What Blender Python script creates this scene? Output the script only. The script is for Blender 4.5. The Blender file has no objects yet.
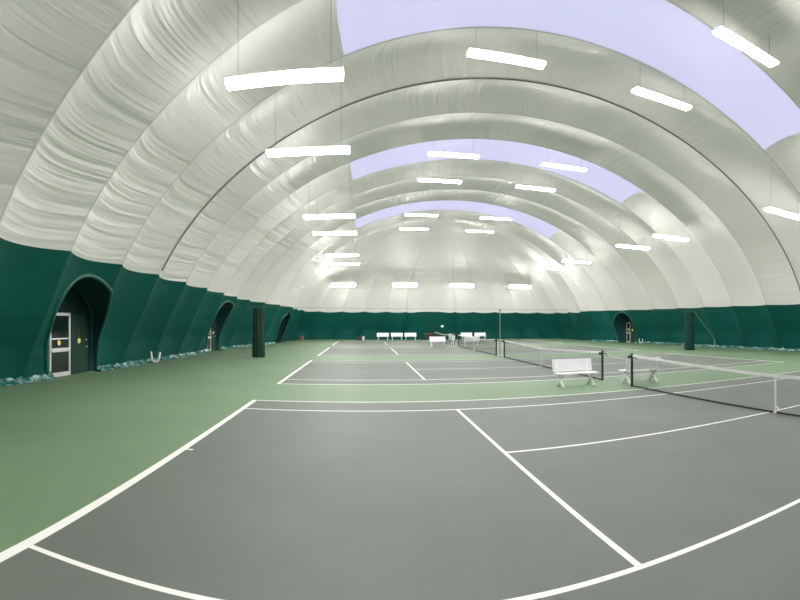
import bpy, bmesh, math, random
from mathutils import Vector, Matrix
random.seed(7)
C = bpy.context.scene.collection
sc = bpy.context.scene
PI = math.pi

# ------------------------------------------------------------------ view
sc.view_settings.view_transform = 'Standard'
sc.view_settings.look = 'None'
sc.view_settings.gamma = 1
sc.view_settings.use_curve_mapping = False
sc.view_settings.exposure = 0.0

# ------------------------------------------------------------------ materials
def mat(name, col, rough=.5, spec=.5, metal=0, var=0, vscale=3, bump=0, bscale=20, emit=None, estr=0):
    m = bpy.data.materials.new(name); m.use_nodes = True
    nt = m.node_tree; b = nt.nodes['Principled BSDF']
    b.inputs['Base Color'].default_value = (*col, 1)
    b.inputs['Roughness'].default_value = rough
    b.inputs['Specular IOR Level'].default_value = spec
    b.inputs['Metallic'].default_value = metal
    if var or bump:
        tc = nt.nodes.new('ShaderNodeTexCoord')
        n = nt.nodes.new('ShaderNodeTexNoise'); n.inputs['Scale'].default_value = vscale
        n.inputs['Detail'].default_value = 5
        nt.links.new(tc.outputs['Object'], n.inputs['Vector'])
        if var:
            r = nt.nodes.new('ShaderNodeMapRange')
            r.inputs['To Min'].default_value = 1 - var; r.inputs['To Max'].default_value = 1 + var
            r.inputs['From Min'].default_value = .25; r.inputs['From Max'].default_value = .75
            nt.links.new(n.outputs['Fac'], r.inputs['Value'])
            mx = nt.nodes.new('ShaderNodeVectorMath'); mx.operation = 'SCALE'
            mx.inputs[0].default_value = col
            nt.links.new(r.outputs['Result'], mx.inputs['Scale'])
            nt.links.new(mx.outputs['Vector'], b.inputs['Base Color'])
        if bump:
            n2 = nt.nodes.new('ShaderNodeTexNoise'); n2.inputs['Scale'].default_value = bscale
            nt.links.new(tc.outputs['Object'], n2.inputs['Vector'])
            bp = nt.nodes.new('ShaderNodeBump'); bp.inputs['Strength'].default_value = bump
            bp.inputs['Distance'].default_value = .02
            nt.links.new(n2.outputs['Fac'], bp.inputs['Height'])
            nt.links.new(bp.outputs['Normal'], b.inputs['Normal'])
    if emit:
        b.inputs['Emission Color'].default_value = (*emit, 1)
        b.inputs['Emission Strength'].default_value = estr
    return m

def fabric(name, col, rough, spec, wr=.5, var=.05):
    """air-dome membrane: wrinkles that run from seam to seam, driven by the UV (u along the dome, v up the arc, in metres)"""
    m = bpy.data.materials.new(name); m.use_nodes = True
    nt = m.node_tree; N = nt.nodes.new; L = nt.links.new
    b = nt.nodes['Principled BSDF']
    b.inputs['Roughness'].default_value = rough
    b.inputs['Specular IOR Level'].default_value = spec
    uv = N('ShaderNodeUVMap'); uv.uv_map = 'UVMap'
    def noise(su, sv, detail):
        mp = N('ShaderNodeMapping'); mp.inputs['Scale'].default_value = (su, sv, 1)
        L(uv.outputs['UV'], mp.inputs['Vector'])
        n = N('ShaderNodeTexNoise'); n.inputs['Scale'].default_value = 1
        n.inputs['Detail'].default_value = detail
        L(mp.outputs['Vector'], n.inputs['Vector'])
        return n.outputs['Fac']
    a1 = noise(.12, 2.3, 2); a2 = noise(.25, 6.5, 2); a3 = noise(.12, .25, 1)
    add = N('ShaderNodeMath'); add.operation = 'MULTIPLY_ADD'; add.inputs[1].default_value = .35
    L(a2, add.inputs[0]); L(a1, add.inputs[2])
    mul = N('ShaderNodeMath'); mul.operation = 'MULTIPLY'
    rg = N('ShaderNodeMapRange'); rg.inputs['From Min'].default_value = .35; rg.inputs['From Max'].default_value = .65
    rg.inputs['To Min'].default_value = .25; rg.inputs['To Max'].default_value = 1
    L(a3, rg.inputs['Value'])
    geo = N('ShaderNodeNewGeometry'); sx = N('ShaderNodeSeparateXYZ'); L(geo.outputs['Position'], sx.inputs[0])
    fx = N('ShaderNodeMapRange'); fx.inputs['From Min'].default_value = 5; fx.inputs['From Max'].default_value = 17
    fx.inputs['To Min'].default_value = 1; fx.inputs['To Max'].default_value = .35     # the left flank hangs slacker
    L(sx.outputs['X'], fx.inputs['Value'])
    m2 = N('ShaderNodeMath'); m2.operation = 'MULTIPLY'; L(rg.outputs['Result'], m2.inputs[0]); L(fx.outputs['Result'], m2.inputs[1]); rg = m2
    L(add.outputs[0], mul.inputs[0]); L(rg.outputs[0], mul.inputs[1])
    bp = N('ShaderNodeBump'); bp.inputs['Strength'].default_value = wr; bp.inputs['Distance'].default_value = .45
    L(mul.outputs[0], bp.inputs['Height']); L(bp.outputs['Normal'], b.inputs['Normal'])
    r = N('ShaderNodeMapRange'); r.inputs['From Min'].default_value = .3; r.inputs['From Max'].default_value = .7
    r.inputs['To Min'].default_value = 1 - var; r.inputs['To Max'].default_value = 1 + var
    L(a3, r.inputs['Value'])
    mx = N('ShaderNodeVectorMath'); mx.operation = 'SCALE'; mx.inputs[0].default_value = col
    L(r.outputs['Result'], mx.inputs['Scale']); L(mx.outputs['Vector'], b.inputs['Base Color'])
    return m

M = {}
M['white_fabric'] = fabric('white_fabric', (.76, .745, .71), .36, .45, .4)
M['seam'] = mat('seam_weld', (.60, .60, .55), .45)
M['green_fabric'] = fabric('green_fabric', (.003, .080, .063), .6, .14, .14, .15)
M['green_seam'] = mat('green_seam', (.006, .08, .06), .6, .15)
M['cable'] = mat('dark_cable', (.12, .12, .10), .5)
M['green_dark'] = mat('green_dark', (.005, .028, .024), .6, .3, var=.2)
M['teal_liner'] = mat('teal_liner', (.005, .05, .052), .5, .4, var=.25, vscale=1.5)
M['rim'] = mat('rim_fabric', (.008, .10, .075), .45)
M['court_green'] = mat('court_green', (.135, .215, .122), .62, .35, var=.10, vscale=.35, bump=.15, bscale=60)
M['court_grey'] = mat('court_grey', (.116, .138, .117), .62, .35, var=.10, vscale=.5, bump=.15, bscale=60)
M['line'] = mat('line_paint', (.80, .80, .76), .5, .4, var=.04, vscale=4)
M['lamp_white'] = mat('lamp_housing', (.8, .8, .78), .4)
M['lamp'] = mat('lamp_diffuser', (.9, .9, .9), .5, emit=(1.0, .96, .95), estr=76)
M['wire'] = mat('hanger_wire', (.25, .25, .25), .4, metal=.6)
M['bench'] = mat('white_bench_paint', (.88, .87, .90), .4, .5, var=.03)
M['post'] = mat('net_post_paint', (.010, .025, .020), .4)
M['net'] = mat('net_cord', (.015, .018, .017), .7)
M['net_tape'] = mat('net_bottom_tape', (.02, .025, .024), .7)
M['band'] = mat('net_headband', (.74, .75, .72), .6, var=.04)
M['curtain'] = mat('bundled_curtain', (.014, .045, .028), .8, .2, var=.3, vscale=6)
M['curtain_r'] = mat('bundled_curtain_green', (.006, .042, .032), .8, .2, var=.3, vscale=6)
M['alu'] = mat('aluminium', (.72, .74, .74), .35, metal=.55)
M['doorgreen'] = mat('dark_green_door', (.010, .040, .026), .5, .2, var=.15)
M['glass'] = mat('dark_pane', (.006, .014, .012), .08, .6)
M['black'] = mat('black', (.01, .01, .01), .4)
M['yellow'] = mat('yellow_sign', (.85, .68, .22), .5)
M['wood'] = mat('brown_wood', (.22, .13, .08), .6, var=.25, vscale=6)
M['wood_dark'] = mat('dark_wood', (.05, .035, .03), .6, var=.2)
M['red'] = mat('faded_red', (.42, .10, .09), .5, var=.15)
M['white'] = mat('white_plastic', (.80, .82, .82), .4, var=.03)
M['greenpole'] = mat('pale_green_pole', (.20, .30, .26), .45, var=.1)
# crinkled clear-plastic skirt along the wall foot
def skirt_mat():
    m = bpy.data.materials.new('plastic_skirt'); m.use_nodes = True
    nt = m.node_tree; b = nt.nodes['Principled BSDF']; N = nt.nodes.new; L = nt.links.new
    tc = N('ShaderNodeTexCoord'); n = N('ShaderNodeTexNoise'); n.inputs['Scale'].default_value = 2.6
    n.inputs['Detail'].default_value = 6; n.inputs['Roughness'].default_value = .7
    L(tc.outputs['Object'], n.inputs['Vector'])
    r = N('ShaderNodeValToRGB')
    r.color_ramp.elements[0].position = .48; r.color_ramp.elements[0].color = (.008, .11, .09, 1)
    r.color_ramp.elements[1].position = .68; r.color_ramp.elements[1].color = (.42, .62, .58, 1)
    L(n.outputs['Fac'], r.inputs['Fac']); L(r.outputs['Color'], b.inputs['Base Color'])
    b.inputs['Roughness'].default_value = .25
    return m
M['skirt'] = skirt_mat()
# translucent skylight cloth: the daylight outside shines through it
def sky_mat():
    m = bpy.data.materials.new('translucent_skylight'); m.use_nodes = True
    nt = m.node_tree; nt.nodes.clear(); N = nt.nodes.new; L = nt.links.new
    o = N('ShaderNodeOutputMaterial'); mix = N('ShaderNodeMixShader'); mix.inputs[0].default_value = .25
    t = N('ShaderNodeBsdfTranslucent'); t.inputs['Color'].default_value = (.84, .84, .86, 1)
    d = N('ShaderNodeBsdfDiffuse'); d.inputs['Color'].default_value = (.75, .75, .80, 1)
    L(t.outputs[0], mix.inputs[1]); L(d.outputs[0], mix.inputs[2]); L(mix.outputs[0], o.inputs['Surface'])
    return m
M['skylight'] = sky_mat()

# ------------------------------------------------------------------ helpers
def obj(name, bm, m, parent=None, smooth=False):
    me = bpy.data.meshes.new(name)
    bm.to_mesh(me); bm.free()
    for x in (m if isinstance(m, (list, tuple)) else [m]): me.materials.append(x)
    if smooth:
        for p in me.polygons: p.use_smooth = True
    o = bpy.data.objects.new(name, me); C.objects.link(o)
    if parent: o.parent = parent
    return o
def thing(name, label, cat, loc=(0, 0, 0), rz=0, group=None):
    o = bpy.data.objects.new(name, None); C.objects.link(o)
    o.location = loc; o.rotation_euler = (0, 0, rz); o.empty_display_size = .2
    o['label'] = label; o['category'] = cat
    if group: o['group'] = group
    return o
def tag(o, label, cat, group=None):
    o['label'] = label; o['category'] = cat
    if group: o['group'] = group
    return o
def struct(o):
    o['kind'] = 'structure'; return o
def dup(root, loc, rz, label, group=None):
    r = root.copy(); C.objects.link(r); r.location = loc; r.rotation_euler = (0, 0, rz); r['label'] = label
    if group: r['group'] = group
    for ch in list(root.children):
        c = ch.copy(); C.objects.link(c); c.parent = r
        for g in list(ch.children):
            d = g.copy(); C.objects.link(d); d.parent = c
    return r
def box(bm, c, s, rot=None, bevel=0):
    mtx = Matrix.Translation(Vector(c))
    if rot is not None: mtx = mtx @ rot.to_4x4()
    mtx = mtx @ Matrix.Diagonal((*s, 1))
    r = bmesh.ops.create_cube(bm, size=1, matrix=mtx)
    if bevel:
        es = list({e for v in r['verts'] for e in v.link_edges})
        bmesh.ops.bevel(bm, geom=es, offset=bevel, segments=2, affect='EDGES', profile=.6)
    return bm
def bar(bm, p, q, w, t, up=Vector((0, 0, 1)), bevel=0):
    """rectangular bar from p to q, w wide and t thick"""
    p, q = Vector(p), Vector(q); d = q - p
    z = d.normalized(); x = up.cross(z)
    if x.length < 1e-4: x = Vector((1, 0, 0))
    x.normalize(); y = z.cross(x)
    rot = Matrix((x, y, z)).transposed()
    return box(bm, (p + q) / 2, (w, t, d.length), rot, bevel)
def tube(bm, pts, r, n=8, cap=True):
    pts = [Vector(p) for p in pts]; rings = []
    up = Vector((0, 0, 1))
    for i, p in enumerate(pts):
        t = (pts[min(i + 1, len(pts) - 1)] - pts[max(i - 1, 0)]).normalized()
        a = up.cross(t)
        if a.length < 1e-3: a = Vector((1, 0, 0)).cross(t)
        a.normalize(); b = t.cross(a)
        rr = r[i] if isinstance(r, (list, tuple)) else r
        rings.append([bm.verts.new(p + a * math.cos(2 * PI * k / n) * rr + b * math.sin(2 * PI * k / n) * rr) for k in range(n)])
    for i in range(len(rings) - 1):
        for k in range(n):
            bm.faces.new((rings[i][k], rings[i][(k + 1) % n], rings[i + 1][(k + 1) % n], rings[i + 1][k]))
    if cap:
        bm.faces.new(rings[0][::-1]); bm.faces.new(rings[-1])
    return bm
def lathe(bm, prof, n=20, c=(0, 0, 0)):
    c = Vector(c); rings = []
    for r, z in prof:
        rings.append([bm.verts.new(c + Vector((r * math.cos(2 * PI * k / n), r * math.sin(2 * PI * k / n), z))) for k in range(n)])
    for i in range(len(rings) - 1):
        for k in range(n):
            bm.faces.new((rings[i][k], rings[i][(k + 1) % n], rings[i + 1][(k + 1) % n], rings[i + 1][k]))
    if prof[0][0] > 1e-4: bm.faces.new(rings[0][::-1])
    if prof[-1][0] > 1e-4: bm.faces.new(rings[-1])
    bmesh.ops.remove_doubles(bm, verts=bm.verts, dist=1e-5)
    return bm
NB = bmesh.new

# ------------------------------------------------------------------ the hall: numbers (metres)
# X runs from the near baselines (0) to the nets (11.885) and on; Y runs from the near singles line into the hall
SRV, NETX, LEN = 5.485, 11.885, 23.77
SING, ALLEY = 8.23, 1.37
PITCH = 14.63                        # court to court
PANEL = PITCH / 4                    # one fabric panel
XC, AE, H_ = NETX, 19.3, 13.0        # dome axis, half width of its elliptic arch, rise
ZT = 4.2                             # below this the wall runs straight to its foot
XT = AE * math.sqrt(1 - (ZT / H_) ** 2)
SL = AE ** 2 * ZT / (H_ ** 2 * XT)
A_ = XT + ZT * SL                    # half width at the floor
def prof(phi):
    x, z = AE * math.cos(phi), H_ * math.sin(phi)
    if z < ZT: x = math.copysign(XT + (ZT - z) * SL, x)
    return x, z
SEAM0 = SING + ALLEY                 # a seam stands on the far edge of the first court
Y_NEAR = SEAM0 - 5 * PANEL
Y_END = SEAM0 + 10.5 * PANEL         # where the rounded end starts
CAP = 10.6
BULGE = .42
SKYL, SKYR = 9.45, 10.1        # how far the skylight bands reach left and right of the crown

def zb_left(Y): return max(3.7, 4.55 - .019 * max(0, Y - 8))
def zb_right(Y): return 3.5
def scal(f): return 4 * f * (1 - f)

# ------------------------------------------------------------------ arched door recesses (side, centre Y, half width, top)
# foot centre Y, half width, top, lean
ARCH = [('left', 13.0, 1.95, 3.75, .27), ('left', 31.4, 1.55, 3.6, .15), ('left', 47.4, 1.5, 3.3, .15), ('right', 41.3, 1.4, 3.1, .15)]
def contour(cy, hw, top, lean, n=40):
    """arch outline in (Y, z): narrower at the foot, round on top"""
    pts = []
    sp = top - hw * .92
    for i in range(12):
        t = i / 12
        pts.append((cy + hw * (.92 + .08 * math.sin(t * PI / 2)), sp * t))
    for i in range(n + 1):
        a = PI * i / n
        pts.append((cy + hw * math.cos(a), sp + (top - sp) * math.sin(a)))
    for i in range(11, -1, -1):
        t = i / 12
        pts.append((cy - hw * (.92 + .08 * math.sin(t * PI / 2)), sp * t))
    return [(y - lean * z, z) for y, z in pts]
def inside(poly, y, z):
    z = max(z, 1e-4); c = False; n = len(poly)
    for i in range(n):
        (y1, z1), (y2, z2) = poly[i], poly[(i + 1) % n]
        if (z1 > z) != (z2 > z) and y < (y2 - y1) * (z - z1) / (z2 - z1) + y1: c = not c
    return c
def nearest(poly, y, z):
    best = None
    for i in range(len(poly) - 1):
        (y1, z1), (y2, z2) = poly[i], poly[i + 1]
        dy, dz = y2 - y1, z2 - z1
        t = max(0, min(1, ((y - y1) * dy + (z - z1) * dz) / (dy * dy + dz * dz + 1e-12)))
        p = (y1 + dy * t, z1 + dz * t); d = (p[0] - y) ** 2 + (p[1] - z) ** 2
        if best is None or d < best[0]: best = (d, p)
    return best[1]

def frac(Y):
    k = (Y - SEAM0) / PANEL
    return k - math.floor(k)
def tap(Y):      # the hall narrows a little towards its far end
    q = max(0, min(1, (Y - 33) / (Y_END - 33)))
    return 1 - .11 * q * q * (3 - 2 * q)
def sag(Y):
    return .22 * (scal(frac(Y)) if Y <= Y_END - PANEL * .5 else max(0, (Y_END - Y) / (PANEL * .5)))
def barrel_pt(Y, phi):
    """phi: 0 right foot .. pi left foot"""
    x, z = prof(phi)
    x *= tap(Y)
    n = Vector((math.copysign(min(abs(x), XT), x) / AE ** 2, 0, max(z, ZT) / H_ ** 2)).normalized()
    b = BULGE * scal(frac(Y)) * min(1, z / 1.2)
    if Y > Y_END - PANEL * .5 + .01: b = BULGE * scal(.5) * min(1, z / 1.2) * max(0, (Y_END - Y) / (PANEL * .5))
    return Vector((XC + x, Y, z)) + n * b
def wall_x(side, Y, z):
    s = math.asin(min(1, z / H_))
    p = barrel_pt(Y, s if side == 'right' else PI - s)
    return p.x

def wall_pt(side, Y, z):
    s = math.asin(max(0, min(1, z / H_)))
    return barrel_pt(Y, s if side == 'right' else PI - s)
FS = [0, .012, .03, .07, .13, .21, .30, .40, .50, .60, .70, .79, .87, .93, .97, .988]
stations = []
k = -5
while True:
    done = False
    for f in FS:
        Y = SEAM0 + (k + f) * PANEL
        if Y > Y_END - 1e-6: done = True; break
        stations.append((Y, f < .012 or f > .98))
    if done: break
    k += 1
stations.append((Y_END, False))
def arc_len(phi, n=24):
    s = 0; p = (A_, 0)
    for i in range(1, n + 1):
        a = phi * i / n; q = (A_ * math.cos(a), H_ * math.sin(a)); s += math.hypot(q[0] - p[0], q[1] - p[1]); p = q
    return s

def grid_mesh(P, UV, seam, skip=None, select=None):
    """P[i][j] points, faces between; returns bmesh with UVs; material 1 on seam columns"""
    bm = NB(); uvl = bm.loops.layers.uv.new('UVMap')
    V = [[bm.verts.new(p) for p in row] for row in P]
    for i in range(len(P) - 1):
        for j in range(len(P[0]) - 1):
            if select and not select(i, j): continue
            if skip and skip(i, j): continue
            vs = (V[i][j], V[i + 1][j], V[i + 1][j + 1], V[i][j + 1])
            f = bm.faces.new(vs); f.smooth = True
            f.material_index = 1 if seam[i] else 0
            for l, (a, b) in zip(f.loops, ((i, j), (i + 1, j), (i + 1, j + 1), (i, j + 1))):
                l[uvl].uv = UV[a][b]
    bmesh.ops.delete(bm, geom=[v for v in bm.verts if not v.link_faces], context='VERTS')
    return bm

# --- green walls (barrel)
NW = 34
fine = []
for (Y, s), nxt in zip(stations, stations[1:] + [None]):
    fine.append((Y, s))
    if nxt and any(abs(Y - a[1]) < a[2] + .6 for a in ARCH) and nxt[0] - Y > .2:
        n = int((nxt[0] - Y) / .12)
        for i in range(1, n): fine.append((Y + (nxt[0] - Y) * i / n, False))
def green_wall(side):
    zb = zb_left if side == 'left' else zb_right
    polys = [contour(*a[1:]) for a in ARCH if a[0] == side]
    YZ = [[[Y, (zb(Y) - sag(Y)) * j / NW] for j in range(NW + 1)] for Y, s in fine]
    ins = [[any(inside(p, y, z) for p in polys) for y, z in row] for row in YZ]
    n, m = len(YZ), NW + 1
    dead = lambda i, j: ins[i][j] and ins[i + 1][j] and ins[i][j + 1] and ins[i + 1][j + 1]
    for i in range(n):
        for j in range(m):
            if ins[i][j]:
                y, z = YZ[i][j]
                edge = any(not ins[a][b] for a in (i - 1, i, i + 1) for b in (j - 1, j, j + 1) if 0 <= a < n and 0 <= b < m)
                if edge:
                    p = min((nearest(q, y, z) for q in polys), key=lambda p: (p[0] - y) ** 2 + (p[1] - z) ** 2)
                    YZ[i][j] = [p[0], 0 if j == 0 else p[1]]
    P = [[wall_pt(side, y, z) for y, z in row] for row in YZ]
    UV = [[(y, z + .25 * scal(frac(y))) for y, z in row] for row in YZ]
    bm = grid_mesh(P, UV, [s for Y, s in fine], skip=dead)
    return struct(obj('wall_' + side, bm, [M['green_fabric'], M['green_seam']]))
green_wall('left'); green_wall('right')

# --- white membrane over the barrel; the skylight bands are windows
seg = [(0, 26), (1, 22), (2, 26)]
def ceil_phis(Y):
    a = math.asin((zb_right(Y) - sag(Y)) / H_); b = PI - math.asin((zb_left(Y) - sag(Y)) / H_)
    s0 = math.acos(SKYR / AE / tap(Y)); s1 = PI - math.acos(SKYL / AE / tap(Y))
    out = [a + (s0 - a) * i / 26 for i in range(26)] + [s0 + (s1 - s0) * i / 34 for i in range(34)] + [s1 + (b - s1) * i / 26 for i in range(27)]
    return out
SP = [ceil_phis(Y) for Y, s in stations]
P = [[barrel_pt(Y, f) for f in row] for (Y, s), row in zip(stations, SP)]
LEN_T = {}
def alen(f):
    k = round(f, 2)
    if k not in LEN_T: LEN_T[k] = arc_len(k)
    return LEN_T[k] + (f - k) * 16
UV = [[(Y, alen(f) + .3 * scal(frac(Y)) * (1 if f < PI / 2 else -1)) for f in row] for (Y, s), row in zip(stations, SP)]
SKY = [(SEAM0 + PANEL * 4 * k, SEAM0 + PANEL * (4 * k + 1)) for k in range(3)]
def is_sky(i, j):
    y = (stations[i][0] + stations[i + 1][0]) / 2
    return 26 <= j < 60 and any(a + .03 < y < b - .03 for a, b in SKY)
seamflag = [s for Y, s in stations]
bm_ceil = grid_mesh(P, UV, seamflag, skip=is_sky)
for n, (a, b) in enumerate(SKY):
    bm = grid_mesh(P, UV, [False] * len(stations), select=lambda i, j: 26 <= j < 60 and a + .03 < (stations[i][0] + stations[i + 1][0]) / 2 < b - .03)
    struct(obj('window_%d' % (n + 1), bm, M['skylight']))

# --- rounded far end: seams fan up to the crown
CN = 6.5
def cap_dir(t, n=CN):
    c, s = math.cos(t), math.sin(t)
    return (math.copysign(abs(c) ** (2 / n), c), abs(s) ** (2 / n))
ts = [PI * (.5 * (i / 1000) ** 4 if i <= 1000 else 1 - .5 * ((2000 - i) / 1000) ** 4) for i in range(2001)]
pl = [(A_ * cap_dir(t)[0], CAP * cap_dir(t)[1]) for t in ts]
cum = [0]
for p, q in zip(pl, pl[1:]): cum.append(cum[-1] + math.hypot(p[0] - q[0], p[1] - q[1]))
NPAN = round(cum[-1] / PANEL)
cap_st = []
def t_at(s):
    lo, hi = 0, 2000
    while hi - lo > 1:
        mid = (lo + hi) // 2
        if cum[mid] < s: lo = mid
        else: hi = mid
    u = (s - cum[lo]) / max(1e-9, cum[hi] - cum[lo])
    return ts[lo] + (ts[hi] - ts[lo]) * u
for k in range(NPAN):
    for f in FS: cap_st.append((t_at((k + f) / NPAN * cum[-1]), f, (k + f) / NPAN * cum[-1], f < .012 or f > .98))
cap_st.append((PI, 0, cum[-1], False))
def cap_pt(t, f, phi, y0=Y_END, cap=CAP, sgn=1, bul=BULGE):
    cx, cy = cap_dir(t)
    w, z = prof(phi); w /= AE
    x, y = AE * w * cx * (tap(y0) if sgn > 0 else 1), cap * w * cy
    n = CN
    g = Vector((math.copysign(abs(cx) ** (n - 1), cx) / A_, cy ** (n - 1) / cap, 0))
    g = g.normalized() if g.length > 1e-9 else Vector((0, 0, 0))
    nv = (g * w / 14 + Vector((0, 0, z / H_ ** 2))).normalized()
    return Vector((XC + x, y0 + sgn * y, z)) + Vector((nv.x, nv.y * sgn, nv.z)) * bul * scal(f) * min(1, z / 1.2) * w ** 5
def zb_cap(t, f):
    u = t / PI
    return 3.5 + (3.6 - 3.5) * min(1, u * 1.6) + (zb_left(Y_END) - 3.6) * max(0, (u - .7) / .3) - .22 * scal(f)
P = []; UV = []; P2 = []; UV2 = []
for t, f, s, sm in cap_st:
    zb = zb_cap(t, f); pb = math.asin(zb / H_)
    P.append([cap_pt(t, f, math.asin(zb * j / 16 / H_)) for j in range(17)]); UV.append([(s, zb * j / 16) for j in range(17)])
    P2.append([cap_pt(t, f, pb + (PI / 2 - pb) * j / 40) for j in range(41)]); UV2.append([(p.x, zb + 17 * j / 40 + .3 * scal(f)) for j, p in enumerate(P2[-1])])
capseam = [c[3] for c in cap_st]
struct(obj('wall_back', grid_mesh(P, UV, capseam), [M['green_fabric'], M['green_seam']]))
bm2 = grid_mesh(P2, UV2, [False] * len(capseam))
me_t = bpy.data.meshes.new('t'); bm2.to_mesh(me_t); bm2.free(); bm_ceil.from_mesh(me_t); bpy.data.meshes.remove(me_t)
# --- near end behind the viewer
Pn = []; UVn = []; Pn2 = []; UVn2 = []
for i in range(61):
    t = PI * i / 60; zb = 3.5 + (zb_left(Y_NEAR) - 3.5) * i / 60; pb = math.asin(zb / H_)
    Pn.append([cap_pt(t, 0, math.asin(zb * j / 6 / H_), Y_NEAR, 3, -1, 0) for j in range(7)]); UVn.append([(i * .8, zb * j / 6) for j in range(7)])
    Pn2.append([cap_pt(t, 0, pb + (PI / 2 - pb) * j / 24, Y_NEAR, 3, -1, 0) for j in range(25)]); UVn2.append([(i * .8, zb + 17 * j / 24) for j in range(25)])
struct(obj('wall_front', grid_mesh(Pn, UVn, [False] * 61), [M['green_fabric'], M['green_seam']]))
bm2 = grid_mesh(Pn2, UVn2, [False] * 61)
me_t = bpy.data.meshes.new('t'); bm2.to_mesh(me_t); bm2.free(); bm_ceil.from_mesh(me_t); bpy.data.meshes.remove(me_t)
struct(obj('ceiling', bm_ceil, [M['white_fabric'], M['seam']]))

# --- steel restraint cable that lies along one seam arch
bm = NB(); Yc = SEAM0 + 2 * PANEL
pts = []
for i in range(121):
    f = .30 + (PI - .66) * i / 120
    p = barrel_pt(Yc, f); pts.append(p + Vector(((XC - p.x) * .002, 0, -.04)))
tube(bm, pts, .032, 6)
struct(obj('trim_1', bm, M['cable'], smooth=True))

# ------------------------------------------------------------------ floor: one slab, courts and lines in its surface
def court_rects():
    R = []
    for k in range(4):
        y0 = PITCH * k
        R.append((0, LEN, y0 - ALLEY, y0 + SING + ALLEY))
    return R
LW, BW = .072, .13
def line_rects():
    R = []
    for k in range(4):
        y = PITCH * k; a, b = y - ALLEY, y + SING + ALLEY
        R += [(0, BW, a, b), (LEN - BW, LEN, a, b)]
        for yy in (a, b - LW): R.append((0, LEN, yy, yy + LW))
        for yy in (y - LW / 2, y + SING - LW / 2): R.append((0, LEN, yy, yy + LW))
        for s in (-1, 1): R.append((NETX + s * 6.4 - LW / 2, NETX + s * 6.4 + LW / 2, y, y + SING))
        cy = y + SING / 2
        R.append((SRV, LEN - SRV, cy - LW / 2, cy + LW / 2))
        R += [(BW, BW + .12, cy - LW / 2, cy + LW / 2), (LEN - BW - .12, LEN - BW, cy - LW / 2, cy + LW / 2)]
    return R
CR, LR = court_rects(), line_rects()
xs = sorted({-12.0, 36.0, *[v for r in CR + LR for v in r[:2]]})
ys = sorted({-14.0, 64.0, *[v for r in CR + LR for v in r[2:]]})
def dedupe(v):
    o = [v[0]]
    for a in v[1:]:
        if a - o[-1] > 1e-6: o.append(a)
    return o
xs, ys = dedupe(xs), dedupe(ys)
bm = NB()
V = [[bm.verts.new((x, y, 0)) for y in ys] for x in xs]
for i in range(len(xs) - 1):
    for j in range(len(ys) - 1):
        cx, cy = (xs[i] + xs[i + 1]) / 2, (ys[j] + ys[j + 1]) / 2
        f = bm.faces.new((V[i][j], V[i + 1][j], V[i + 1][j + 1], V[i][j + 1]))
        hit = lambda R: any(r[0] < cx < r[1] and r[2] < cy < r[3] for r in R)
        f.material_index = 2 if hit(LR) else 1 if hit(CR) else 0
ext = bmesh.ops.extrude_face_region(bm, geom=[e for e in bm.edges if e.is_boundary])
vs = [v for v in ext['geom'] if isinstance(v, bmesh.types.BMVert)]
bmesh.ops.translate(bm, verts=vs, vec=(0, 0, -.15))
struct(obj('floor', bm, [M['court_green'], M['court_grey'], M['line']]))

# ------------------------------------------------------------------ door recesses, rims, doors
trim_n = 2
def recess(i, side, cy, hw, top, lean):
    global trim_n
    sg = -1 if side == 'left' else 1
    back = XC + sg * (A_ * tap(cy) + (.15 if cy < 36 else .45))
    ct = contour(cy, hw, top, lean)
    n = len(ct)
    # fabric sleeve from the membrane back to the frame, and the panel that closes it
    bm = NB()
    cols = []
    for y, z in ct:
        x0, _, zs = wall_pt(side, y, z)
        yb = cy + (y + lean * z - cy) * .86
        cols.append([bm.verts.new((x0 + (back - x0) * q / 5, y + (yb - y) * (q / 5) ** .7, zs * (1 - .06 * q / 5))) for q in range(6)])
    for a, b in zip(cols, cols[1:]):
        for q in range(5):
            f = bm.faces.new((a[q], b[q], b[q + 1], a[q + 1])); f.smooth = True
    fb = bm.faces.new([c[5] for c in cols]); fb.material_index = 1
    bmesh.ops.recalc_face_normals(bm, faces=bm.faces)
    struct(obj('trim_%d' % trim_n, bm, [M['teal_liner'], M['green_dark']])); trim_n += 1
    bm = NB()
    tube(bm, [wall_pt(side, y, z) - Vector((sg * .02, 0, 0)) for y, z in ct], .085, 8)
    struct(obj('trim_%d' % trim_n, bm, M['rim'], smooth=True)); trim_n += 1
    return back, sg
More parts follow.
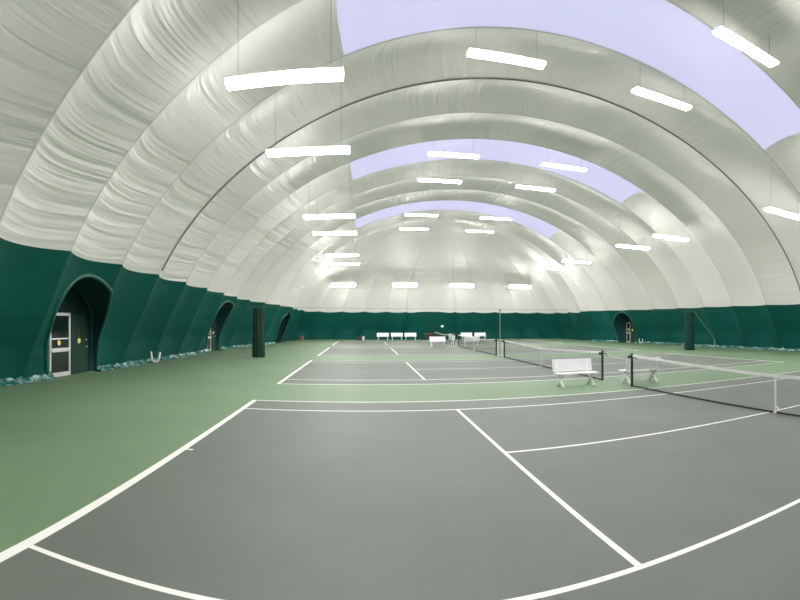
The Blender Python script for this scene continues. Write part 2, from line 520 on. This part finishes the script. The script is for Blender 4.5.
def door(num, back, sg, y0, y1, h, style):
    """one leaf with its frame, standing just in front of the recess panel"""
    d = bpy.data.objects.new('door_%d' % num, None); C.objects.link(d); struct(d)
    x = back - sg * .09
    d.location = (x, (y0 + y1) / 2, 0)
    w = y1 - y0
    ax = -sg   # towards the hall
    if style == 'alu':
        bm = NB(); t = .115
        box(bm, (0, -w / 2 + t / 2, h / 2), (.07, t, h), bevel=.008); box(bm, (0, w / 2 - t / 2, h / 2), (.07, t, h), bevel=.008)
        box(bm, (0, 0, h - .06), (.068, w - 2 * t, .12)); box(bm, (0, 0, .08), (.068, w - 2 * t, .16))
        obj('door_frame', bm, M['alu'], d)
        bm = NB(); box(bm, (-.5 * ax * .02, 0, h / 2), (.02, w - 2 * t + .02, h - .24)); obj('pane', bm, M['glass'], d)
        bm = NB(); box(bm, (ax * .05, 0, 1.05), (.09, w - .16, .15), bevel=.015); obj('push_bar', bm, M['alu'], d)
        bm = NB(); box(bm, (ax * .03, 0, 1.50), (.05, w - .2, .05), bevel=.008); obj('rail', bm, M['alu'], d)
        bm = NB(); tube(bm, [(ax * .035, -.12, 1.34), (ax * .055, -.12, 1.34)], .105, 20); obj('round_sign', bm, M['yellow'], d)
    else:
        bm = NB(); box(bm, (0, 0, h / 2), (.06, w, h), bevel=.01); obj('door_leaf', bm, M['doorgreen'], d)
        bm = NB(); box(bm, (ax * .03, -.05, 1.78), (.02, .16, .50), bevel=.004); obj('pane', bm, M['black'], d)
        bm = NB(); tube(bm, [(ax * .03, -.05, 1.38), (ax * .05, -.05, 1.38)], .11, 20); obj('round_sign', bm, M['yellow'], d)
        bm = NB(); tube(bm, [(ax * .03, w / 2 - .12, 1.12), (ax * .10, w / 2 - .12, 1.12)], .035, 12); box(bm, (ax * .035, w / 2 - .12, 1.42), (.03, .07, .08), bevel=.005); obj('handle', bm, M['alu'], d)
        bm = NB(); box(bm, (ax * .035, 0, .88), (.015, w * .5, .03)); obj('kick_rail', bm, M['black'], d)
    return d
bk, sg = recess(0, *ARCH[0])
door(1, bk, sg, 11.4, 12.85, 2.55, 'alu'); door(2, bk, sg, 12.9, 14.15, 2.5, 'leaf')
bk, sg = recess(1, *ARCH[1])
door(3, bk, sg, 30.4, 31.4, 2.4, 'alu'); door(4, bk, sg, 31.45, 32.4, 2.4, 'leaf')
bk, sg = recess(2, *ARCH[2])
door(5, bk, sg, 46.5, 47.35, 2.2, 'alu'); door(6, bk, sg, 47.4, 48.25, 2.2, 'leaf')
bk, sg = recess(3, *ARCH[3])
door(7, bk, sg, 40.4, 41.2, 2.2, 'leaf'); door(8, bk, sg, 41.25, 42.05, 2.2, 'alu')

# crinkled plastic skirt along the wall feet
def skirt(name, side, y0, y1):
    bm = NB(); sg = -1 if side == 'left' else 1; n = int((y1 - y0) / .16); prev = None
    rnd = random.Random(3 if side == 'left' else 5)
    gap = [(a[1] - a[2] * .82, a[1] + a[2] * .82) for a in ARCH if a[0] == side]
    for i in range(n + 1):
        y = y0 + (y1 - y0) * i / n
        if any(g[0] < y < g[1] for g in gap): prev = None; continue
        x = XC + sg * A_ * tap(y)
        h = .14 + .10 * rnd.random(); wd = .30 + .16 * rnd.random()
        prof = [(0.0, h), (-.07 - .05 * rnd.random(), h * (.5 + .7 * rnd.random())), (-.16, h * (.25 + .5 * rnd.random())), (-wd * .8, .02 + .08 * rnd.random()), (-wd, .004)]
        cur = [bm.verts.new((x + sg * p[0] - sg * .02, y, p[1])) for p in prof]
        if prev:
            for q in range(4): bm.faces.new((prev[q], cur[q], cur[q + 1], prev[q + 1]))
        prev = cur
    return struct(obj(name, bm, M['skirt']))
skirt('baseboard_left', 'left', -6, Y_END - .3); skirt('baseboard_right', 'right', -2, Y_END - .3)

# ------------------------------------------------------------------ strip lamps
def dome_z(x, y):
    w = abs(x - XC) / AE / tap(y)
    if y > Y_END:
        n = CN; w = (w ** n + ((y - Y_END) / CAP) ** n) ** (1 / n)
    return H_ * math.sqrt(max(0, 1 - w * w))
LL, LWD = 2.95, .40
def make_lamp(x, y, z, label, tilt=0, roll=0, deep=.08, wide=LWD):
    t = thing('strip_lamp', label, 'ceiling lamp', (x, y, z), 0, 'strip lamps under the dome')
    R = Matrix.Rotation(roll, 3, 'Y') @ Matrix.Rotation(tilt, 3, 'X')
    bm = NB(); box(bm, R @ Vector((0, 0, .015)), (LL + .04, wide + .05, .035), R, .012); obj('housing', bm, M['lamp_white'], t)
    bm = NB(); box(bm, R @ Vector((0, 0, -deep / 2)), (LL, wide, deep), R, .02); obj('diffuser', bm, M['lamp'], t)
    for s in (-1, 1):
        p = R @ Vector((s * LL * .40, 0, .11))
        zt = dome_z(x + p.x, y + p.y) - z - .02
        bm = NB(); tube(bm, [p, (p.x, p.y, max(zt, p.z + .15))], .005, 5); obj('hanger', bm, M['wire'], t)
    return t
COLS = {'A': (1.15, 8.15, 'along the left wall'), 'B': (8.35, 11.70, 'left of the crown'), 'C': (15.35, 11.70, 'right of the crown'), 'D': (23.7, 8.15, 'along the right wall')}
ROWS = [(-1.7, 'over the near sideline'), (8.1, 'before the nearest skylight band'), (13.2, 'behind the nearest skylight band'), (23.6, 'before the middle skylight band'),
        (28.7, 'behind the middle skylight band'), (39.2, 'before the farthest skylight band'), (45.6, 'behind the farthest skylight band')]
for c, (x, z, cn) in COLS.items():
    for r, (y, rn) in enumerate(ROWS):
        make_lamp(x, y, z, 'long white strip lamp %s, %s' % (cn, rn), deep=.14 if c in 'AD' else .08, wide=.36 if c in 'AD' else LWD)
for x, nm in ((.6, 'leftmost'), (8.2, 'second from the left'), (15.4, 'third from the left'), (23.1, 'rightmost')):
    make_lamp(x, 55.0, 6.75, 'white strip lamp low before the end wall, %s of its four' % nm, tilt=-.8, deep=.12)

# ------------------------------------------------------------------ nets
def make_net(k, label):
    sh = -.27 if k == 0 else 0
    y0 = PITCH * k - ALLEY - .914 + sh; y1 = PITCH * k + SING + ALLEY + .914 + sh
    Ln = y1 - y0
    t = thing('tennis_net', label, 'net', (NETX, (y0 + y1) / 2, 0), 0, 'tennis nets down the middle of the hall')
    def top(u):   # u -1..1
        return .914 + (1.07 - .914) * abs(u) ** 1.25
    for s in (-1, 1):
        bm = NB(); lathe(bm, [(.045, 0), (.045, 1.08), (.052, 1.085), (.052, 1.11), (.0, 1.125)], 14, (0, s * Ln / 2, 0))
        p = obj('net_post', bm, M['post'], t, smooth=False)
        bm = NB(); tube(bm, [(0, s * Ln / 2, .99), (.16, s * Ln / 2, .99), (.16, s * Ln / 2, .90)], .018, 6)
        box(bm, (-.09, s * Ln / 2, 1.0), (.14, .07, .09), bevel=.01); obj('winder', bm, M['post'], p)
    half = Ln / 2 - .06
    def strip(bm, za, zbt, th, n=60):
        prev = None
        for i in range(n + 1):
            u = -1 + 2 * i / n; y = u * half
            a, b = za(u), zbt(u)
            cur = [bm.verts.new((-th, y, a)), bm.verts.new((th, y, a)), bm.verts.new((th, y, b)), bm.verts.new((-th, y, b))]
            if prev:
                for q in range(4): bm.faces.new((prev[q], cur[q], cur[(q + 1) % 4], prev[(q + 1) % 4]))
            else: bm.faces.new(cur)
            prev = cur
        bm.faces.new(prev[::-1]); return bm
    obj('headband', strip(NB(), lambda u: top(u) - .068, lambda u: top(u) + .004, .014), M['band'], t)
    obj('bottom_tape', strip(NB(), lambda u: .015, lambda u: .055, .012), M['net_tape'], t)
    bm = NB(); cs = .048; r = .0016
    n = int(2 * half / cs)
    for i in range(n + 1):
        y = -half + 2 * half * i / n; u = y / half
        tube(bm, [(0, y, .05), (0, y, top(u) - .06)], r, 3, False)
    rows = 18
    for j in range(1, rows + 1):
        tube(bm, [(0, -half + 2 * half * i / 40, .05 + (top(-1 + i / 20) - .11) * j / (rows + 1)) for i in range(41)], r, 3, False)
    obj('netting', bm, M['net'], t)
    bm = NB(); box(bm, (-.018, 0, .46), (.008, .055, .91)); box(bm, (-.03, 0, .03), (.05, .07, .05), bevel=.008)
    st = obj('centre_strap', bm, M['band'], t)
    bm = NB(); box(bm, (-.035, -.06, .17), (.008, .14, .035), Matrix.Rotation(.5, 3, 'X')); obj('strap_tail', bm, M['band'], st)
    return t
make_net(0, 'nearest tennis net, at right edge, sagging to its white centre strap')
make_net(1, 'second tennis net, stretching behind the front-facing white bench')
make_net(2, 'third tennis net, ending beside the tall thin curtain pole')
make_net(3, 'farthest tennis net, beyond the benches of the back gap')

# ------------------------------------------------------------------ benches
BENCH_W = 1.52
def make_bench(loc, rz, label, group):
    t = thing('bench', label, 'bench', loc, rz, group)
    w = BENCH_W
    bm = NB()
    for i in range(4): box(bm, (0, -.22 + i * .115, .445), (w, .104, .032), bevel=.006)
    obj('seat', bm, M['bench'], t)
    bm = NB(); tl = Matrix.Rotation(-.22, 3, 'X')
    for i in range(4):
        z = .53 + i * .105
        box(bm, (0, .235 + (z - .5) * .22, z), (w, .028, .103), tl, bevel=.006)
    obj('backrest', bm, M['bench'], t)
    for s in (-1, 1):
        x = s * (w / 2 - .17)
        bm = NB(); bar(bm, (x, .16, .43), (x, -.26, 0), .08, .07, Vector((1, 0, 0)), .006); obj('leg', bm, M['bench'], t)
        bm = NB(); bar(bm, (x, -.14, .43), (x, .27, 0), .08, .07, Vector((1, 0, 0)), .006); obj('leg', bm, M['bench'], t)
        bm = NB(); bar(bm, (x, .21, .40), (x, .345, .90), .085, .04, Vector((1, 0, 0)), .006); box(bm, (x, -.03, .415), (.05, .46, .04), bevel=.005); obj('bracket', bm, M['bench'], t)
    return t
GB = 'white benches of the hall'
b0 = make_bench((10.27, 11.35, 0), 0, 'white slatted bench facing the near court, left of the net posts', GB)
dup(b0, (12.8, 11.15, 0), PI, 'white slatted bench seen from behind through the nearest net', GB)
g3 = SEAM0 + 2 * PITCH + 1.83
dup(b0, (10.0, g3 - .6, 0), 0, 'white bench in the back gap, before the brown table', GB)
dup(b0, (13.25, g3 - .2, 0), PI, 'white bench in the back gap, behind the third net', GB)
for x, nm in ((5.55, 'leftmost of the three benches together'), (7.35, 'middle of the three benches together'), (9.1, 'rightmost of the three benches together')):
    dup(b0, (x, 56.9, 0), 0, 'white bench at the foot of the end wall, %s' % nm, GB)
dup(b0, (16.45, 56.9, 0), 0, 'white bench at the end wall right of the brown table, left one of two', GB)
dup(b0, (18.3, 56.9, 0), 0, 'white bench at the end wall right of the brown table, right one of two', GB)

# ------------------------------------------------------------------ divider curtain gear in the middle gap
GY = SEAM0 + PITCH + 1.83
def bundle(x, label, m, h, r):
    t = thing('curtain_bundle', label, 'curtain', (x, GY, 0), 0, 'gathered divider curtains')
    bm = NB(); n = 48; rings = []
    rnd = random.Random(int(x))
    ph = rnd.random() * 6
    for j in range(25):
        q = j / 24; z = .03 + (h - .03) * q
        k = 1.0 + .12 * (1 - q) ** 3 - .10 * math.exp(-((q - .72) / .05) ** 2)
        rings.append([bm.verts.new(((r * k * (1 + .10 * math.sin(9 * a + ph + q * 2) + .05 * math.sin(17 * a + q * 5))) * math.cos(a),
                                    (r * k * (1 + .10 * math.sin(9 * a + ph + q * 2) + .05 * math.sin(17 * a + q * 5))) * math.sin(a), z)) for a in [2 * PI * i / n for i in range(n)]])
    for a, b in zip(rings, rings[1:]):
        for i in range(n): bm.faces.new((a[i], a[(i + 1) % n], b[(i + 1) % n], b[i]))
    bm.faces.new(rings[0][::-1]); bm.faces.new(rings[-1])
    obj('cloth', bm, m, t, smooth=True)
    bm = NB(); zt = .03 + (h - .03) * .72
    tube(bm, [(r * 1.02 * math.cos(2 * PI * i / 24), r * 1.02 * math.sin(2 * PI * i / 24), zt) for i in range(25)], .02, 6, False); obj('tie', bm, M['black'], t)
    return t
bundle(-3.55, 'dark green divider curtain gathered into a thick column near left wall', M['curtain'], 3.1, .34)
bundle(27.4, 'green divider curtain gathered into a column before right wall', M['curtain_r'], 3.06, .36)
t = thing('curtain_pole', 'tall thin grey-green pole standing between second and third nets', 'pole', (11.87, GY, 0))
bm = NB(); lathe(bm, [(.06, 0), (.06, .04), (.032, .05), (.030, 2.90), (.0, 2.92)], 12); obj('shaft', bm, M['greenpole'], t)
bm = NB(); lathe(bm, [(.16, 0), (.16, .03), (.07, .05), (.0, .05)], 20); obj('base_plate', bm, M['greenpole'], t)
bm = NB(); lathe(bm, [(.0, 2.89), (.05, 2.90), (.05, 2.98), (.0, 2.99)], 12); obj('cap', bm, M['post'], t)
bm = NB()
xl, xr = wall_x('left', GY, 3.25), wall_x('right', GY, 3.2)
tube(bm, [(xl + .05, GY, 3.17), (-3.55, GY, 3.14), (4, GY, 3.0), (11.87, GY, 3.0), (19, GY, 2.99), (27.4, GY, 3.11), (xr - .05, GY, 3.14)], .007, 5)
tag(obj('curtain_cable', bm, M['cable']), 'thin dark cable strung across the hall above both gathered curtains', 'cable')
t = thing('anchor_post', 'short pale post at the foot of the right wall', 'post', (30.15, GY, 0))
bm = NB(); lathe(bm, [(.05, 0), (.05, .74), (.06, .75), (.06, .80), (.0, .82)], 12); obj('shaft', bm, M['greenpole'], t)
bm = NB(); lathe(bm, [(.13, 0), (.13, .02), (.05, .03), (.0, .03)], 16); obj('base_plate', bm, M['greenpole'], t)
bm = NB(); tube(bm, [(27.9, GY, 3.05), (30.12, GY, .83)], .022, 6)
tag(obj('guy_rope', bm, M['greenpole']), 'pale rope running down aslant from curtain cable to short post', 'rope')

# ------------------------------------------------------------------ small things along the walls
t = thing('table', 'brown wooden table with cluttered dark underside at the end wall', 'table', (11.7, 57.1, 0))
bm = NB(); box(bm, (0, 0, .80), (1.75, .7, .06), bevel=.01); obj('tabletop', bm, M['wood'], t)
for sx in (-1, 1):
    for sy in (-1, 1):
        bm = NB(); box(bm, (sx * .78, sy * .28, .385), (.07, .07, .77), bevel=.006); obj('leg', bm, M['wood_dark'], t)
bm = NB(); box(bm, (0, 0, .22), (1.6, .58, .04), bevel=.006); obj('shelf', bm, M['wood_dark'], t)
bm = NB(); box(bm, (0, .30, .55), (1.55, .03, .50)); obj('back_panel', bm, M['wood_dark'], t)
bm = NB(); box(bm, (-.30, .03, .46), (.7, .45, .44), bevel=.015); tag(obj('box', bm, M['wood_dark']), 'dark box stored on the brown table shelf', 'box').location = (11.7, 57.05, 0)
t = thing('stand', 'thin dark stand with small round white head beside brown table', 'stand', (13.2, 57.0, 0))
bm = NB(); lathe(bm, [(.20, 0), (.20, .025), (.03, .05), (.018, .06), (.018, 1.55), (.0, 1.56)], 16); obj('shaft', bm, M['black'], t)
bm = NB(); lathe(bm, [(0, 1.52), (.10, 1.54), (.19, 1.62), (.20, 1.72), (.15, 1.82), (.0, 1.86)], 20); obj('head', bm, M['white'], t, smooth=True)
def bucket(x, y, m, label, cat, r, h, name='bucket'):
    t = thing(name, label, cat, (x, y, 0))
    bm = NB(); lathe(bm, [(r * .8, 0), (r, h), (r * 1.06, h), (r * 1.06, h + .03), (r * .93, h + .03), (r * .75, .04), (0, .04)], 24); obj('tub', bm, m, t, smooth=False)
    bm = NB(); tube(bm, [(r * 1.03 * math.cos(a), -.01 + .03 * math.sin(a), h + .01 + r * .9 * math.sin(a)) for a in [PI * i / 14 for i in range(15)]], .012, 6); obj('handle', bm, M['wire'], t)
    return t
bucket(-4.7, 55.8, M['red'], 'faded red bucket on the floor in the far left corner', 'bucket', .26, .46)
bucket(3.05, 57.0, M['white'], 'small white bucket beside the low brown crate', 'bucket', .17, .42)
t = thing('crate', 'low brown crate at the end wall, left of the three benches', 'crate', (2.45, 57.0, 0))
bm = NB()
for i in range(3):
    for s in (-1, 1): box(bm, (0, s * .22, .08 + i * .15), (.72, .025, .12), bevel=.004); box(bm, (s * .36, 0, .08 + i * .15), (.025, .44, .12), bevel=.004)
obj('slats', bm, M['wood_dark'], t)
bm = NB(); box(bm, (0, 0, .03), (.7, .42, .03)); obj('bottom', bm, M['wood_dark'], t)
t = thing('bin', 'small white bin at the end wall beside the round-headed stand', 'bin', (14.25, 57.0, 0))
bm = NB(); lathe(bm, [(.17, 0), (.21, .62), (.0, .62)], 20); obj('tub', bm, M['white'], t)
bm = NB(); lathe(bm, [(.22, .62), (.22, .68), (.12, .76), (.0, .78)], 20); obj('lid', bm, M['white'], t)
# slim white ball stand by the farthest posts
t = thing('ball_stand', 'slim white stand beside the posts of the farthest net', 'stand', (11.55, 40.55, 0))
bm = NB(); lathe(bm, [(.15, .55), (.17, .95), (.18, .95), (.18, .98), (.15, .98), (.13, .58), (.0, .58)], 16); obj('basket', bm, M['white'], t)
for k in range(3):
    a = 2 * PI * k / 3 + .3
    bm = NB(); tube(bm, [(.12 * math.cos(a), .12 * math.sin(a), .57), (.22 * math.cos(a), .22 * math.sin(a), 0)], .022, 8); obj('leg', bm, M['white'], t)
# U-shaped white hoses lying against the wall foot
def uhose(x, y, s, label):
    bm = NB(); pts = [(0, -.24 * s, .62 * s)]
    for i in range(13):
        a = PI + PI * i / 12; pts.append((0, .20 * s * math.cos(a), .30 * s + .22 * s * math.sin(a)))
    pts.append((0, .25 * s, .60 * s)); tube(bm, pts, .055 * s, 10)
    o = obj('hose', bm, M['white'], smooth=True); o.location = (x, y, 0); o.rotation_euler.z = math.atan2(y + 3.6, x - 3.1) - PI; return tag(o, label, 'hose', 'bent hoses at the wall feet')
uhose(-7.85, 19.8, 1, 'white U-bent hose on the skirt at the left wall foot')
uhose(31.0, 38.6, .8, 'pale U-bent hose at the right wall foot by the arched door')

# ------------------------------------------------------------------ light from outside
w = bpy.data.worlds.new('World'); sc.world = w; w.use_nodes = True
bg = w.node_tree.nodes['Background']
bg.inputs['Color'].default_value = (.78, .79, 1.10, 1); bg.inputs['Strength'].default_value = 1.15

# ------------------------------------------------------------------ camera: a phone panorama (cylindrical)
cam = bpy.data.cameras.new('camera'); co = bpy.data.objects.new('camera', cam); C.objects.link(co)
co.location = (3.139, -3.556, 2.133); co.rotation_euler = (PI / 2, 0, 0)
cam.type = 'PANO'; cam.panorama_type = 'CENTRAL_CYLINDRICAL'
FX, FY, X0, Y0 = 474.3, 487.1, 364.0, 323.0
cam.central_cylindrical_range_u_min = -X0 / FX
cam.central_cylindrical_range_u_max = (800 - X0) / FX
cam.central_cylindrical_range_v_min = -(600 - Y0) / FY
cam.central_cylindrical_range_v_max = Y0 / FY
cam.central_cylindrical_radius = 1.0
cam.clip_end = 500
sc.camera = co
